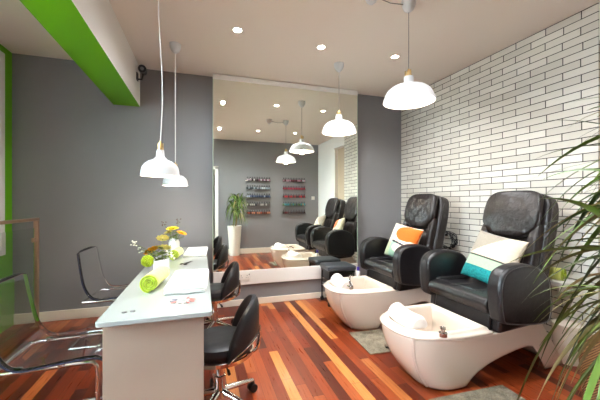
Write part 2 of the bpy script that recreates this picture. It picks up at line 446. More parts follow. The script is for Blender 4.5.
# ------------------------------------------------------------------ pendants
def shade_profile(rad, h, neck):
    s = rad
    return [(neck, h), (neck * 1.04, h * .985), (neck * 1.05, h * .80), (neck * 1.25, h * .72), (s * .44, h * .645), (s * .66, h * .56), (s * .83, h * .42), (s * .915, h * .27), (s * .945, h * .17), (s * .985, h * .10), (s, 0)]
def shade_small(rad, h, neck):
    s = rad
    return [(neck, h), (neck * 1.04, h * .985), (neck * 1.25, h * .74), (s * .36, h * .63), (s * .60, h * .56), (s * .80, h * .45), (s * .91, h * .33), (s * .955, h * .2), (s * .965, h * .1), (s, 0)]
def make_pendant(x, y, zrim, rad, h, label, group, small, cordm, lum, swag=None, bend=0):
    t = thing('pendant_lamp', label, 'pendant lamp', (x, y, zrim), group=group)
    neck = .034 if not small else .021
    pr = (shade_small if small else shade_profile)(rad, h, neck)
    inner = [(max(.006, r - .004), z - .002) for r, z in pr[::-1]]
    bm = bmn(); add_lathe(bm, [(pr[-1][0] - .004, .002)] + pr[::-1] + [(.008, h)] , seg=48, cap0=False, cap1=True)
    sh = obj('lamp_shade', bm, M['shade'], t)
    bm = bmn(); add_lathe(bm, inner, seg=48, cap0=False, cap1=False); obj('shade_lining', bm, M['shade'], sh)
    bm = bmn(); b0 = h
    add_lathe(bm, [(neck * .8, b0 + .001), (neck * .8, b0 + .012), (neck * .55, b0 + .014), (neck * .55, b0 + .035), (neck * .3, b0 + .05), (.006, b0 + .06)], seg=20)
    for k in range(3):
        a = 2 * PI * k / 3 + .4
        add_cyl(bm, (neck * .72 * math.cos(a), neck * .72 * math.sin(a), b0 + .001), (neck * .72 * math.cos(a), neck * .72 * math.sin(a), b0 + .045), .005, seg=8)
    obj('brass_holder', bm, M['brass'], t)
    top = H - zrim - .09
    bm = bmn(); pts = [(bend * math.sin(k / 12 * 5.5) * .012, 0, b0 + .055 + (top + .02 - b0 - .055) * k / 12) for k in range(13)]
    add_tube(bm, pts, .0032 if cordm == 'cord_white' else .0022, 6); obj('cord', bm, M[cordm], t)
    bm = bmn(); add_lathe(bm, [(.012, top), (.036, top + .02), (.05, top + .05), (.055, H - zrim - .001)], seg=28); obj('ceiling_rose', bm, M['shade'], t)
    if swag:
        bm = bmn(); add_tube(bm, [(0.05, 0, H - zrim - .03), (swag / 2, 0, H - zrim - .05), (swag + .04, 0, H - zrim - .03)], .003, 6); obj('swag_cord', bm, M[cordm], t)
        bm = bmn(); add_lathe(bm, [(.012, top), (.036, top + .02), (.05, top + .05), (.055, H - zrim - .001)], (swag, 0, 0), seg=28); obj('ceiling_rose', bm, M['shade'], t)
    bm = bmn(); bz = .05 if not small else .06; rb = .045 if not small else .03
    add_super(bm, (0, 0, bz + .01), (2 * rb, 2 * rb, 2 * rb), (1, 1)); obj('bulb', bm, M['bulb'], t)
    ld = bpy.data.lights.new('pendant_glow', 'POINT'); ld.energy = lum; ld.color = (1, .82, .62); ld.shadow_soft_size = .04
    lo = bpy.data.objects.new('pendant_glow', ld); COL.objects.link(lo); lo.parent = t; lo.location = (0, 0, bz - .05)
    return t
make_pendant(1.50, 2.0, 2.02, .19, .19, 'large white enamel pendant lamp hanging nearest the brick wall, above the pedicure chairs', 'large pendants', False, 'cord_grey', 5, swag=-.32)
make_pendant(1.445, 3.14, 2.03, .19, .19, 'large white enamel pendant lamp hanging close in front of the mirror', 'large pendants', False, 'cord_grey', 5)
make_pendant(-.255, 2.17, 1.425, .118, .165, 'small white bell pendant lamp above the near half of the white table', 'small pendants', True, 'cord_white', 3.5, bend=1)
make_pendant(-.247, 3.23, 1.42, .118, .165, 'small white bell pendant lamp above the flowers at the wall end of table', 'small pendants', True, 'cord_white', 3.5)

# little black camera on the beam
t = thing('security_camera', 'small black camera bracketed to the white beam at the ceiling corner', 'camera', (-.675, 3.74, 2.64))
bm = bmn(); add_box(bm, (.001, -.03, -.06), (.012, .03, .02)); add_tube(bm, [(.01, 0, -.045), (.05, 0, -.045), (.06, 0, .0), (.06, 0, .04)], .009, 8); obj('bracket', bm, M['black_plastic'], t)
bm = bmn(); add_tube(bm, [(.06, .05, .06), (.06, -.02, .06), (.062, -.06, .052)], [.038, .042, .04], 16); obj('camera_body', bm, M['black_plastic'], t)
bm = bmn(); add_tube(bm, [(.062, -.06, .052), (.0625, -.066, .051)], [.018, .016], 14); obj('lens', bm, M['grey_plastic'], t)

# ------------------------------------------------------------------ manicure table
tb = thing('manicure_table', 'long narrow white glass manicure table set end-on against the grey wall', 'table', (-.19, 2.62, 0))
def rrect(x0, x1, y0, y1, r, n=5):
    o = []
    for cx, cy, a0 in ((x1 - r, y1 - r, 0), (x0 + r, y1 - r, 90), (x0 + r, y0 + r, 180), (x1 - r, y0 + r, 270)):
        for k in range(n + 1):
            a = R(a0 + 90 * k / n); o.append((cx + r * math.cos(a), cy + r * math.sin(a)))
    return o
bm = bmn(); add_extrude(bm, rrect(-.238, .236, -1.135, 1.12, .02), lambda a, b, d: (a, b, d), .728, .75); obj('glass_top', bm, M['white_glass'], tb, bevel=.003)
bm = bmn(); add_box(bm, (-.222, -1.08, 0), (.198, -1.05, .7275)); obj('end_panel', bm, M['panel'], tb, smooth=False, bevel=.003)
bm = bmn(); add_box(bm, (-.222, 1.04, 0), (.198, 1.07, .7275)); obj('end_panel', bm, M['panel'], tb, smooth=False, bevel=.003)
bm = bmn(); add_box(bm, (-.03, -1.0498, .35), (-.01, 1.0398, .7275)); obj('modesty_panel', bm, M['panel'], tb, smooth=False, bevel=.003)
for x, y in ((-.148, -1.03), (-.115, -1.025)):
    bm = bmn(); add_lathe(bm, [(.001, .7501), (.011, .7501), (.011, .754), (.008, .756), (.001, .756)], (x, y, 0), seg=16); obj('fixing_disc', bm, M['grey_plastic'], tb)

TZ = .7505
def towel_roll(name, x, y, z, ln, r, rz, label, turns=3.2, group=None, tilt=0):
    """rolled towel: a spiral sheet swept along its length"""
    t = thing(name, label, 'towel', (x, y, z + r), (0, 0, rz), group)
    n = 70; outer = []; 
    bm = bmn(); prof = []
    for k in range(n + 1):
        a = 2 * PI * turns * k / n; rr = r * (.12 + .86 * k / n)
        prof.append((rr * math.cos(a - PI / 2 - 2 * PI * turns), rr * math.sin(a - PI / 2 - 2 * PI * turns)))
    rings = []
    for j in range(9):
        yy = -ln / 2 + ln * j / 8
        rings.append([(p[0], yy, p[1]) for p in prof])
    add_loft(bm, rings, False); obj('rolled_cloth', bm, M['towel_lime'], t, solid=r * .2, angle=180)
    for yy in (-ln / 2 - .002, ln / 2 + .002):
        bm = bmn(); add_tube(bm, [(p[0], yy, p[1]) for p in prof], r * .11, 6); obj('towel_hem', bm, M['towel_edge'], t)
    return t
towel_roll('rolled_towel', -.262, 2.04, TZ, .27, .05, R(-8), 'lime green rolled towel lying on the near half of the white table', group='rolled towels')
towel_roll('rolled_towel', -.22, 3.02, TZ, .2, .045, R(-8), 'lime green rolled towel lying beside the white bottle vase near the wall', group='rolled towels')
def folded(name, x, y, wx, wy, label, rz, layers=3, seed=1):
    rnd = random.Random(seed)
    t = thing(name, label, 'towel', (x, y, TZ), (0, 0, rz), 'folded white towels')
    bm = bmn()
    for k in range(layers):
        e = rnd.uniform(-.006, .006)
        add_super(bm, (e, e, .006 + .0115 * k), (wx - abs(e), wy - abs(e), .0125), (.12, .3), 32, 8)
    obj('folded_cloth', bm, M['towel_white'], t)
    bm = bmn(); add_tube(bm, [(wx * .45 * (k / 10 * 2 - 1), -wy / 2 - .001, .006 + .012 * (layers - 1) * abs(k / 10 - .5)) for k in range(11)], .0035, 6); obj('folded_edge', bm, M['towel_white'], t)
    return t
folded('folded_towel', -.075, 2.06, .225, .5, 'white folded towel on the near half of the table, beside the nail swatches', R(-3), 3, 3)
folded('folded_towel', -.055, 3.3, .21, .5, 'white folded towel at the wall end of the white table', R(-3), 2, 5)
# nail swatch wheel
t = thing('nail_swatch_wheel', 'clear disc of painted nail tips in red and dark shades on table', 'nail swatch', (-.092, 1.685, TZ))
bm = bmn(); add_lathe(bm, [(.012, 0), (.04, .0), (.04, .003), (.012, .003)], seg=28, cap0=False, cap1=False); obj('disc', bm, M['white_glass'], t)
tipc = [(216, 120, 110), (226, 160, 150), (206, 96, 96), (236, 200, 190), (236, 220, 214), (90, 92, 110), (110, 100, 120), (226, 150, 140), (240, 220, 214), (236, 206, 200), (214, 130, 124), (204, 84, 80)]
for k, c in enumerate(tipc):
    a = 2 * PI * k / 12; bm = bmn()
    add_super(bm, (0, 0, 0), (.034, .010, .005), (.9, .8), 12, 6)
    obj('nail_tip', bm, simple('nail_tip_colour', c, .15, bump=(10, .01)), t, loc=(.048 * math.cos(a), .048 * math.sin(a), .005), rot=(0, 0, a))
# spectacles / clippers by the wall
t = thing('nail_scissors', 'small dark scissors lying open on the table by the far towel', 'scissors', (-.11, 2.74, TZ), (0, 0, R(60)))
bm = bmn(); add_tube(bm, [(-.05, -.01, .004), (0, 0, .004), (.05, .012, .004)], [.002, .003, .001], 8); add_tube(bm, [(-.05, .01, .0065), (0, 0, .0065), (.05, -.012, .0065)], [.002, .003, .001], 8); obj('blade', bm, M['black_metal'], t)
for s in (-1, 1):
    bm = bmn(); add_tube(bm, [(-.066 + .017 * math.cos(2 * PI * k / 14), s * .017 + .013 * math.sin(2 * PI * k / 14), .005) for k in range(14)], .0028, 6, closed=True); obj('finger_ring', bm, M['black_plastic'], t)

# vases and flowers
va = thing('flower_vase', 'white ceramic bottle vase at the wall end of the table', 'vase', (-.255, 3.2, TZ))
bm = bmn(); add_lathe(bm, [(.034, 0), (.048, .004), (.052, .07), (.05, .125), (.038, .15), (.035, .165), (.032, .165), (.031, .15), (.034, .02), (.005, .015)], seg=32); obj('vase_body', bm, M['porcelain'], va)
vb = thing('flower_vase', 'square white vase of flowers in the middle of the table', 'vase', (-.285, 2.50, TZ))
bm = bmn(); s = .05
add_loft(bm, [[(x * q, y * q, z) for x, y in rrect(-s, s, -s, s, .01, 3)] for q, z in ((.9, 0), (1, .004), (1, .085), (.93, .085), (.92, .012), (.2, .011))], True); obj('vase_body', bm, M['porcelain'], vb)

def flower(name, base, head, r, mat, kind, label, cat='flower', group=None):
    b, hd = Vector(base), Vector(head)
    t = thing(name, label, cat, b, group=group)
    d = hd - b; mid = d * .55 + Vector((d.x * -.12, d.y * -.12, .02))
    bm = bmn(); add_tube(bm, smooth_line([(0, 0, 0), tuple(mid), tuple(d)], 6), .0022, 6); obj('stem', bm, M['stem'], t)
    n = d.normalized(); q = n.to_track_quat('Z', 'Y').to_matrix()
    bm = bmn()
    if kind == 'ranunculus':
        for ring, (cnt, rr, tilt, sz) in enumerate(((4, .12, 78, .5), (6, .3, 62, .62), (8, .52, 42, .7), (9, .72, 20, .74))):
            for k in range(cnt):
                a = 2 * PI * (k + ring * .37) / cnt
                pr = []
                for i in range(5):
                    for_j = []
                    for j in range(5):
                        u = (i / 4 - .5) * sz * r * 1.1; v = j / 4 * sz * r * 1.2
                        wd = math.sin(PI * (.15 + .8 * j / 4)) ** .6
                        uu = u * wd; bulge = .12 * r * (1 - (2 * i / 4 - 1) ** 2) * math.sin(PI * j / 4)
                        th = R(tilt)
                        rad_ = rr * r * .55 + v * math.cos(th) - bulge * math.sin(th); zz = v * math.sin(th) * .8 - .25 * r + bulge * math.cos(th)
                        p = Vector((rad_ * math.cos(a) - uu * math.sin(a), rad_ * math.sin(a) + uu * math.cos(a), zz))
                        for_j.append(q @ p + d)
                    pr.append(for_j)
                add_loft(bm, pr, False)
        add_super(bm, tuple(d), (r * .7, r * .7, r * .7), (1, 1), 14, 8)
        obj('bloom', bm, M[mat], t, angle=60)
    elif kind == 'pompon':
        rnd = random.Random(3)
        for k in range(120):
            z = 1 - 2 * (k + .5) / 120; a = k * 2.39996; rr = math.sqrt(1 - z * z)
            dirv = Vector((rr * math.cos(a), rr * math.sin(a), z)); p0 = d + dirv * r * .5; p1 = d + dirv * r * rnd.uniform(.92, 1.05)
            add_tube(bm, [p0, (p0 + p1) / 2, p1], [r * .1, r * .13, r * .05], 5)
        add_super(bm, tuple(d), (r * 1.5, r * 1.5, r * 1.5), (1, 1), 14, 8)
        obj('bloom', bm, M[mat], t)
    else:
        rnd = random.Random(int(r * 1e5) + int(abs(head[0]) * 1e4))
        for k in range(9):
            o_ = Vector((rnd.uniform(-1, 1), rnd.uniform(-1, 1), rnd.uniform(-1, 1))) * r * 1.4
            add_super(bm, tuple(d + o_), (r * .8, r * .8, r * .6), (1, 1), 8, 5)
        obj('buds', bm, M[mat], t)
    bm = bmn()
    for k in range(3):
        a = k * 2.1 + head[0] * 20; c = mid + Vector((math.cos(a), math.sin(a), .3)) * .008
        dirv = Vector((math.cos(a), math.sin(a), .35)); side = Vector((-math.sin(a), math.cos(a), 0))
        ln = r * 1.3 + .012
        add_loft(bm, [[c + dirv * ln * s_ - side * w_ * ln * .4, c + dirv * ln * s_ + Vector((0, 0, -.003)), c + dirv * ln * s_ + side * w_ * ln * .4] for s_, w_ in ((0, .1), (.3, .7), (.6, .6), (1, .04))], False)
    obj('leaves', bm, M['leaf'], t)
    return t
A = (-.255, 3.2, TZ + .03)
G1, G2 = 'flowers in the bottle vase', 'flowers in the square white vase'
for nm, hd, r, m_, k, lb in (
    ('yellow_flower', (-.268, 3.17, TZ + .26), .05, 'yellow', 'ranunculus', 'yellow bloom topping the flowers in the bottle vase'),
    ('yellow_flower', (-.185, 3.17, TZ + .215), .042, 'orange', 'ranunculus', 'golden bloom leaning out of the white bottle vase towards the mirror'),
    ('yellow_flower', (-.305, 3.18, TZ + .225), .036, 'butter', 'ranunculus', 'butter yellow bloom low on the white bottle vase away from mirror'),
    ('seed_sprig', (-.215, 3.22, TZ + .325), .015, 'brown_petal', 'sprig', 'dark seed sprig rising above the white bottle vase'),
    ('seed_sprig', (-.345, 3.2, TZ + .30), .015, 'brown_petal', 'sprig', 'dark seed sprig arching away from the mirror above white bottle vase'),
    ('dark_leaf_sprig', (-.25, 3.13, TZ + .195), .02, 'leaf', 'sprig', 'dark green leafy sprig filling the mouth of white bottle vase')):
    flower(nm, A, hd, r, M and m_, k, lb, group=G1)
B = (-.285, 2.50, TZ + .015)
for nm, hd, r, m_, k, lb in (
    ('orange_flower', (-.365, 2.56, TZ + .145), .048, 'orange', 'ranunculus', 'bright orange bloom in the square white vase'),
    ('cream_flower', (-.275, 2.58, TZ + .16), .044, 'butter', 'ranunculus', 'pale cream yellow bloom beside the orange one in square vase'),
    ('cream_flower', (-.295, 2.66, TZ + .225), .04, 'butter', 'ranunculus', 'cream bloom standing highest over the square white vase'),
    ('green_pompon', (-.375, 2.47, TZ + .08), .045, 'lime_petal', 'pompon', 'lime green pompon bloom hanging low over the square vase rim'),
    ('white_sprig', (-.48, 2.55, TZ + .20), .016, 'white_petal', 'sprig', 'white blossom sprig reaching furthest out over the table edge'),
    ('white_sprig', (-.43, 2.54, TZ + .155), .018, 'leaf_pale', 'sprig', 'pale grey leaf sprig over the table edge under white blossom'),
    ('white_sprig', (-.235, 2.56, TZ + .10), .024, 'white_petal', 'sprig', 'white blossom low beside the cream bloom in the square vase'),
    ('dark_leaf_sprig', (-.335, 2.52, TZ + .085), .016, 'leaf', 'sprig', 'dark green leaf sprig tucked at the square vase rim')):
    flower(nm, B, hd, r, m_, k, lb, group=G2)

# ------------------------------------------------------------------ clear acrylic chairs
def make_acrylic(loc, rot, label):
    t = thing('acrylic_chair', label, 'chair', loc, rot, 'clear acrylic chairs')
    prof = smooth_line([(.36, 0, .435), (.30, 0, .452), (.18, 0, .447), (.08, 0, .438), (.0, 0, .437), (-.055, 0, .468), (-.098, 0, .55), (-.125, 0, .68), (-.15, 0, .845)], 6)
    bm = bmn(); rings = []
    n = len(prof); W2 = 12
    for i, p in enumerate(prof):
        s = i / (n - 1); ring = []
        hw = .235 - .02 * max(0, (s - .75) / .25) ** 2
        for k in range(W2 + 1):
            a = k / W2 * 2 - 1
            dish = .018 * (1 - a * a) * (1 if .12 < s < .6 else .5)
            nx = 0 if s < .5 else -1; nz = -1 if s < .5 else 0
            ring.append((p[0] + nx * dish, a * hw, p[2] + nz * dish + (0 if s < .98 else -.02 * abs(a) ** 3)))
        rings.append(ring)
    edge1 = [r[0] for r in rings]; edge2 = [r[-1] for r in rings]; top = rings[-1]; front = rings[0]
    add_loft(bm, rings, False)
    sh = obj('seat_shell', bm, M['acrylic'], t, solid=.009, angle=180)
    for e_, r_ in ((edge1, .0048), (edge2, .003)):
        bm = bmn(); add_tube(bm, e_, r_, 6); obj('shell_edge', bm, M['acrylic_edge'], sh)
    for e_ in (top, front):
        bm = bmn(); add_tube(bm, e_, .004, 6); obj('shell_rim', bm, M['acrylic'], sh)
    z = .412
    for s in (-1, 1):
        bm = bmn(); y = s * .185
        pts = smooth_line([(-.12, y, z), (.1, y, z), (.255, y, z), (.305, y, z - .012), (.322, y, z - .06), (.322, y, .2), (.322, y, .06), (.31, y, .022), (.26, y, .011), (-.1, y, .011), (-.22, y, .011)], 5)
        add_tube(bm, pts, .0105, 10); obj('leg', bm, M['chrome'], t)
        for x in (-.02, .16):
            bm = bmn(); add_lathe(bm, [(.002, z + .008), (.02, z + .008), (.02, z + .016), (.012, z + .02), (.002, z + .02)], (x, y, 0), 16); obj('fixing', bm, M['chrome'], t)
    bm = bmn(); add_tube(bm, [(-.22, -.185, .011), (-.22, .185, .011)], .0105, 10); obj('floor_bar', bm, M['chrome'], t)
    bm = bmn(); add_tube(bm, [(-.12, -.185, z), (-.12, .185, z)], .0105, 10); obj('seat_bar', bm, M['chrome'], t)
    return t
ac = make_acrylic((-.855, 2.065, 0), (0, 0, R(2)), 'clear acrylic chair at the near end of table, chrome frame')
dup(ac, (-.83, 3.22, 0), (0, 0, R(-2)), 'clear acrylic chair against the grey wall, at the far half of table')

# ------------------------------------------------------------------ swivel stools
def make_stool(loc, rot, label):
    t = thing('swivel_stool', label, 'stool', loc, rot, 'black swivel stools')
    zt = .435
    bm = bmn(); add_lathe(bm, [(.02, zt - .095), (.17, zt - .09), (.192, zt - .07), (.198, zt - .04), (.188, zt - .012), (.16, zt), (.08, zt - .002), (.001, zt - .004)], seg=48); obj('seat', bm, M['stool_vinyl'], t)
    bm = bmn(); add_lathe(bm, [(.19, zt - .105), (.202, zt - .1), (.204, zt - .078), (.196, zt - .074), (.19, zt - .08)], seg=48, cap0=False, cap1=False); obj('seat_rim', bm, M['chrome'], t)
    # wrap-round back rest, an arch in elevation
    bm = bmn(); rings = []; tube_o = []; N = 28; PH = 74
    for i in range(N + 1):
        q = -1 + 2 * i / N; ph = R(PH * q); hh = .235 * max(.0, 1 - abs(q) ** 2.6) ** .62 + .012; z0 = zt - .07 + .06 * (1 - abs(q) ** 2)
        ring = []
        for k in range(14):
            a = 2 * PI * k / 14; th = .032 * (1 - .25 * abs(q) ** 4)
            rr = .208 + th * math.copysign(abs(math.cos(a)) ** .7, math.cos(a)); zz = z0 + hh / 2 + hh / 2 * math.copysign(abs(math.sin(a)) ** .7, math.sin(a))
            ring.append((rr * math.cos(ph), rr * math.sin(ph), zz))
        rings.append(ring); tube_o.append(((.236) * math.cos(ph), .236 * math.sin(ph), z0 + hh * .12))
    add_loft(bm, rings); b = obj('backrest', bm, M['stool_vinyl'], t)
    bm = bmn(); add_tube(bm, tube_o, .0045, 8); obj('back_rim', bm, M['chrome'], b)
    bm = bmn(); add_tube(bm, smooth_line([(.08, 0, zt - .1), (.17, 0, zt - .115), (.225, 0, zt - .09), (.242, 0, zt - .02), (.238, 0, zt + .05)], 5), .011, 8); obj('back_bracket', bm, M['chrome'], t)
    bm = bmn(); add_lathe(bm, [(.09, zt - .105), (.06, zt - .12), (.026, zt - .13), (.026, .2), (.034, .198), (.034, .115), (.045, .11), (.045, .075), (.001, .07)], seg=24); obj('gas_column', bm, M['chrome'], t)
    bm = bmn(); add_tube(bm, [(.02, -.03, zt - .125), (.06, -.17, zt - .13)], .005, 8); add_tube(bm, [(.06, -.165, zt - .13), (.067, -.2, zt - .132)], .009, 8); obj('lever', bm, M['black_plastic'], t)
    for k in range(5):
        a = 2 * PI * k / 5 + R(33); c, s = math.cos(a), math.sin(a)
        bm = bmn(); add_tube(bm, [(.03 * c, .03 * s, .1), (.13 * c, .13 * s, .088), (.24 * c, .24 * s, .072)], [.021, .017, .012], 10); l = obj('leg', bm, M['chrome'], t)
        bm = bmn()
        for o_ in (-.016, .016):
            cx, cy = .237 * c - s * o_, .237 * s + c * o_
            add_tube(bm, [(cx + s * .008, cy - c * .008, .027), (cx - s * .008, cy + c * .008, .027)], .026, 18)
        add_box(bm, (.237 * c - .014, .237 * s - .014, .03), (.237 * c + .014, .237 * s + .014, .066)); obj('caster', bm, M['black_plastic'], l)
    return t
st = make_stool((.105, 1.96, 0), (0, 0, R(-8)), 'black swivel stool with chrome star base at the near end of the table')
dup(st, (.115, 3.12, 0), (0, 0, R(-2)), 'black swivel stool at the far half of the table, before the mirror')

# ------------------------------------------------------------------ pedicure chairs
X0 = 1.9
def lerp(a, b, t): return a + (b - a) * t
def interp(x, tab):
    if x <= tab[0][0]: return tab[0][1]
    for (a, va_), (b_, vb_) in zip(tab, tab[1:]):
        if x <= b_: return lerp(va_, vb_, (x - a) / (b_ - a))
    return tab[-1][1]
def make_pedi(loc, rot, label, tilt, gooseneck, backx):
    t = thing('pedicure_chair', label, 'pedicure chair', loc, rot, 'pedicure spa chairs')
    # --- fibreglass shell
    def zt(x): return interp(x, [(1.0, .385), (1.76, .385), (1.82, .378), (1.9, .38), (2.25, .41), (2.7, .41)])
    def zb(x): return interp(x, [(1.0, 0), (1.665, 0), (1.68, .07), (1.73, .12), (1.81, .165), (1.92, .20), (2.05, .23), (2.15, .245), (2.22, .232), (2.28, .18), (2.33, .09), (2.365, 0), (2.8, 0)])
    def hw(z): return .205 + .10 * min(1, max(0, z / .385)) ** .5
    def xn(z): return 1.215 + .20 * max(0, 1 - z / .385) ** 1.9
    def xr(z): return 2.61 - .36 * min(1, z / .41)
    # plan parameter: list of (kind, value)
    plan = []
    for k in range(25): plan.append(('n', PI * k / 24))            # nose half ellipse from near side to far side
    xs = [1.60 + (2.38 - 1.60) * k / 38 for k in range(39)] + [2.5]
    def pt(p, z):
        if p[0] == 'n':
            a = p[1]; ex = (1.60 - xn(z)); 
            sx = math.sin(a) ** .85; sy = math.copysign(abs(math.cos(a)) ** .72, math.cos(a))
            return (1.60 - ex * sx - X0, -hw(z) * sy * .92 - .025, z)
        x, s = p[1], p[2]
        xx = x + (xr(z) - 2.5) * max(0, (x - 2.2) / .3)
        return (xx - X0, s * hw(z) * .92 - .025, z)
    def xof(p): return 1.5 if p[0] == 'n' else p[1]
    side_n = [('s', x, -1) for x in xs[::-1]]; side_f = [('s', x, 1) for x in xs]
    loop = side_n + plan[1:-1] + side_f
    rear = [('r', k / 4) for k in range(1, 4)]
    rows = 15; rings = []
    for j in range(rows + 1):
        f = j / rows; ring = []
        for p in loop:
            x = xof(p); z = lerp(zb(x), zt(x), f); ring.append(pt(p, z))
        a, b_ = ring[-1], ring[0]
        for k in range(1, 4): ring.append(tuple(lerp(a[i], b_[i], k / 4) for i in range(3)))
        rings.append(ring)
    bm = bmn(); add_loft(bm, rings, True, False, False)
    base = obj('basin_base', bm, M['fibreglass'], t, solid=.012, angle=50)
    # deck that closes the rear of the shell under the seat
    bm = bmn(); add_box(bm, (1.86 - X0, -.265, .355), (2.23 - X0, .215, .372)); obj('deck', bm, M['fibreglass'], t, smooth=False, bevel=.004)
    # --- basin: rim and bowl, D-shaped rings
    def ring(inset, z, back):
        o = []; r_ = .308 - inset; xa = 1.208 + inset
        for k in range(33):
            a = PI * k / 32; sx = math.sin(a) ** .85; sy = math.copysign(abs(math.cos(a)) ** .72, math.cos(a))
            o.append((1.60 - (1.60 - xa) * sx - X0, -r_ * sy, z))
        o = [(lerp(1.60, back, .5) - X0, -r_, z)] + o + [(lerp(1.60, back, .5) - X0, r_, z), (back - X0, r_, z)]
        for k in range(1, 8): o.append((back - X0, r_ - 2 * r_ * k / 8, z))
        o.append((back - X0, -r_, z))
        return [(p[0], p[1] * .92 - .025, p[2]) for p in o]
    rr = [ring(.012, .373, 1.805), ring(-.005, .377, 1.808), ring(-.009, .387, 1.81), ring(-.003, .398, 1.808), ring(.010, .401, 1.80), ring(.017, .408, 1.795), ring(.022, .418, 1.79), ring(.032, .421, 1.785),
          ring(.050, .418, 1.77), ring(.060, .408, 1.76), ring(.066, .385, 1.755), ring(.08, .28, 1.75), ring(.105, .18, 1.72), ring(.14, .155, 1.68), ring(.2, .148, 1.6)]
    bm = bmn(); add_loft(bm, rr, True, False, True); obj('foot_basin', bm, M['fibreglass'], t, angle=50)
    # raised seam down the nose
    bm = bmn(); pts = [Vector(pt(('n', R(56 + 6 * (1 - j / 14))), .012 + .375 * j / 14)) for j in range(15)]
    add_tube(bm, pts, .0125, 8); obj('seam_strip', bm, M['fibreglass'], base)
    # footrest roll across the nose
    bm = bmn(); secs = []
    for k in range(15):
        q = -1 + 2 * k / 14; e = (1 - abs(q) ** 8) ** .5 * .10 + .90 if abs(q) < 1 else .80
        pr = [(.085 * e * math.cos(R(a)) * (1.0), .093 * e * math.sin(R(a)) + (0 if a < 180 else 0)) for a in range(0, 181, 12)] + [(-.06 * e, -.012), (.06 * e, -.012)]
        secs.append([(1.36 - X0 + a * .92 + .03 * (q * q) + .015 * q, .02 + .16 * q, .408 + b2 * .86) for a, b2 in pr])
    add_loft(bm, secs); obj('footrest_roll', bm, M['cushion_white'], t, bevel=.008, bseg=3, angle=50)
    # tap
    if gooseneck:
        bm = bmn(); add_cyl(bm, (1.37 - X0, -.232, .420), (1.37 - X0, -.232, .452), .02); add_tube(bm, smooth_line([(1.37 - X0, -.232, .45), (1.36 - X0, -.215, .50), (1.37 - X0, -.2, .53), (1.40 - X0, -.17, .535), (1.42 - X0, -.15, .515)], 5), .010, 10)
        add_cyl(bm, (1.35 - X0, -.225, .445), (1.325 - X0, -.245, .46), .006); obj('tap', bm, M['chrome'], t)
    else:
        bm = bmn(); add_lathe(bm, [(.026, .420), (.026, .443), (.012, .447), (.011, .462), (.018, .466), (.017, .476), (.006, .482)], (1.40 - X0, -.318, 0), 18); obj('tap', bm, M['chrome'], t)
    # --- black seat body
    bl = M['black_leather']; br = M['brown_leather']
    bm = bmn(); add_extrude(bm, [(1.835, .3735), (2.27, .395), (2.33, .58), (1.86, .555)], lambda a, b2, d: (a - X0, d, b2), -.262, .262)
    obj('seat_body', bm, bl, t, bevel=.015)
    for s in (-1, 1):
        bm = bmn(); add_extrude(bm, [(1.845, .378), (2.235, .405), (2.235, .62), (1.87, .62)], lambda a, b2, d: (a - X0, d, b2), s * .2625, s * .33)
        obj('side_panel', bm, bl, t, bevel=.02)
    bm = bmn(); pr = smooth_poly([(1.797, .535), (1.795, .575), (1.83, .602), (1.98, .602), (2.30, .59), (2.37, .55), (2.33, .50), (1.87, .49)], 5)
    add_extrude(bm, pr, lambda a, b2, d: (a - X0, d, b2), -.278, .278); s_ = obj('seat', bm, bl, t, bevel=.014, bseg=3)
    for y in (-.09, .09):
        bm = bmn(); add_tube(bm, smooth_line([(1.796 - X0, y, .535), (1.797 - X0, y, .575), (1.835 - X0, y, .6015), (2.0 - X0, y, .6025), (2.2 - X0, y, .594)], 5), .003, 6); obj('seat_seam', bm, M['piping'], s_)
    bm = bmn(); add_tube(bm, [(1.90 - X0, -.27 + .54 * k / 10, .604) for k in range(11)], .003, 6); obj('seat_seam', bm, M['piping'], s_)
    # --- arms
    arm = [(1.835, .465), (1.80, .52), (1.787, .62), (1.79, .72), (1.825, .795), (1.90, .832), (2.0, .843), (2.10, .828), (2.19, .785), (2.24, .71), (2.255, .60), (2.25, .50), (2.21, .435), (2.02, .435)]
    arm = smooth_poly(arm, 4)
    for s in (-1, 1):
        bm = bmn(); add_extrude(bm, arm, lambda a, b2, d: (a - X0, d, b2), s * .2785, s * .392); a_ = obj('armrest', bm, bl, t, bevel=.028, bseg=4, angle=60)
        bm = bmn(); cx_, cz_ = 2.02, .64
        add_tube(bm, [(lerp(cx_, p[0], .955) - X0, s * .3925, lerp(cz_, p[1], .95)) for p in arm], .0028, 6, closed=True); obj('arm_piping', bm, M['piping'], a_)
    # --- reclined back
    A0 = Vector((backx - X0, 0, .50)); ax = Vector((math.sin(tilt), 0, math.cos(tilt))); nr = Vector((-math.cos(tilt), 0, math.sin(tilt)))
    def F(y, l, d): return tuple(A0 + ax * l + nr * d + Vector((0, y * 1.05 + .045, 0)))
    ol = smooth_poly([(-.22, .0), (-.255, .2), (-.262, .45), (-.255, .68), (-.225, .82), (-.15, .868), (0, .878), (.15, .868), (.225, .82), (.255, .68), (.262, .45), (.255, .2), (.22, .0)], 4)
    bm = bmn(); add_extrude(bm, ol, lambda a, b2, d: F(a, b2, d), -.145, -.02); bk = obj('backrest', bm, br, t, bevel=.03, bseg=4, angle=60)
    bm = bmn(); add_super(bm, (0, .20, -.005), (.36, .50, .085), (.4, .5), 32, 14, F); obj('lumbar_pad', bm, br, bk)
    for s in (-1, 1):
        bm = bmn(); add_super(bm, (s * .205, .30, -.002), (.085, .62, .10), (.5, .6), 20, 14, F); obj('side_bolster', bm, br, bk)
        bm = bmn(); add_tube(bm, [F(s * .262, .08 + .70 * k / 12, -.035) for k in range(13)], .004, 6); obj('back_piping', bm, M['piping'], bk)
    bm = bmn()
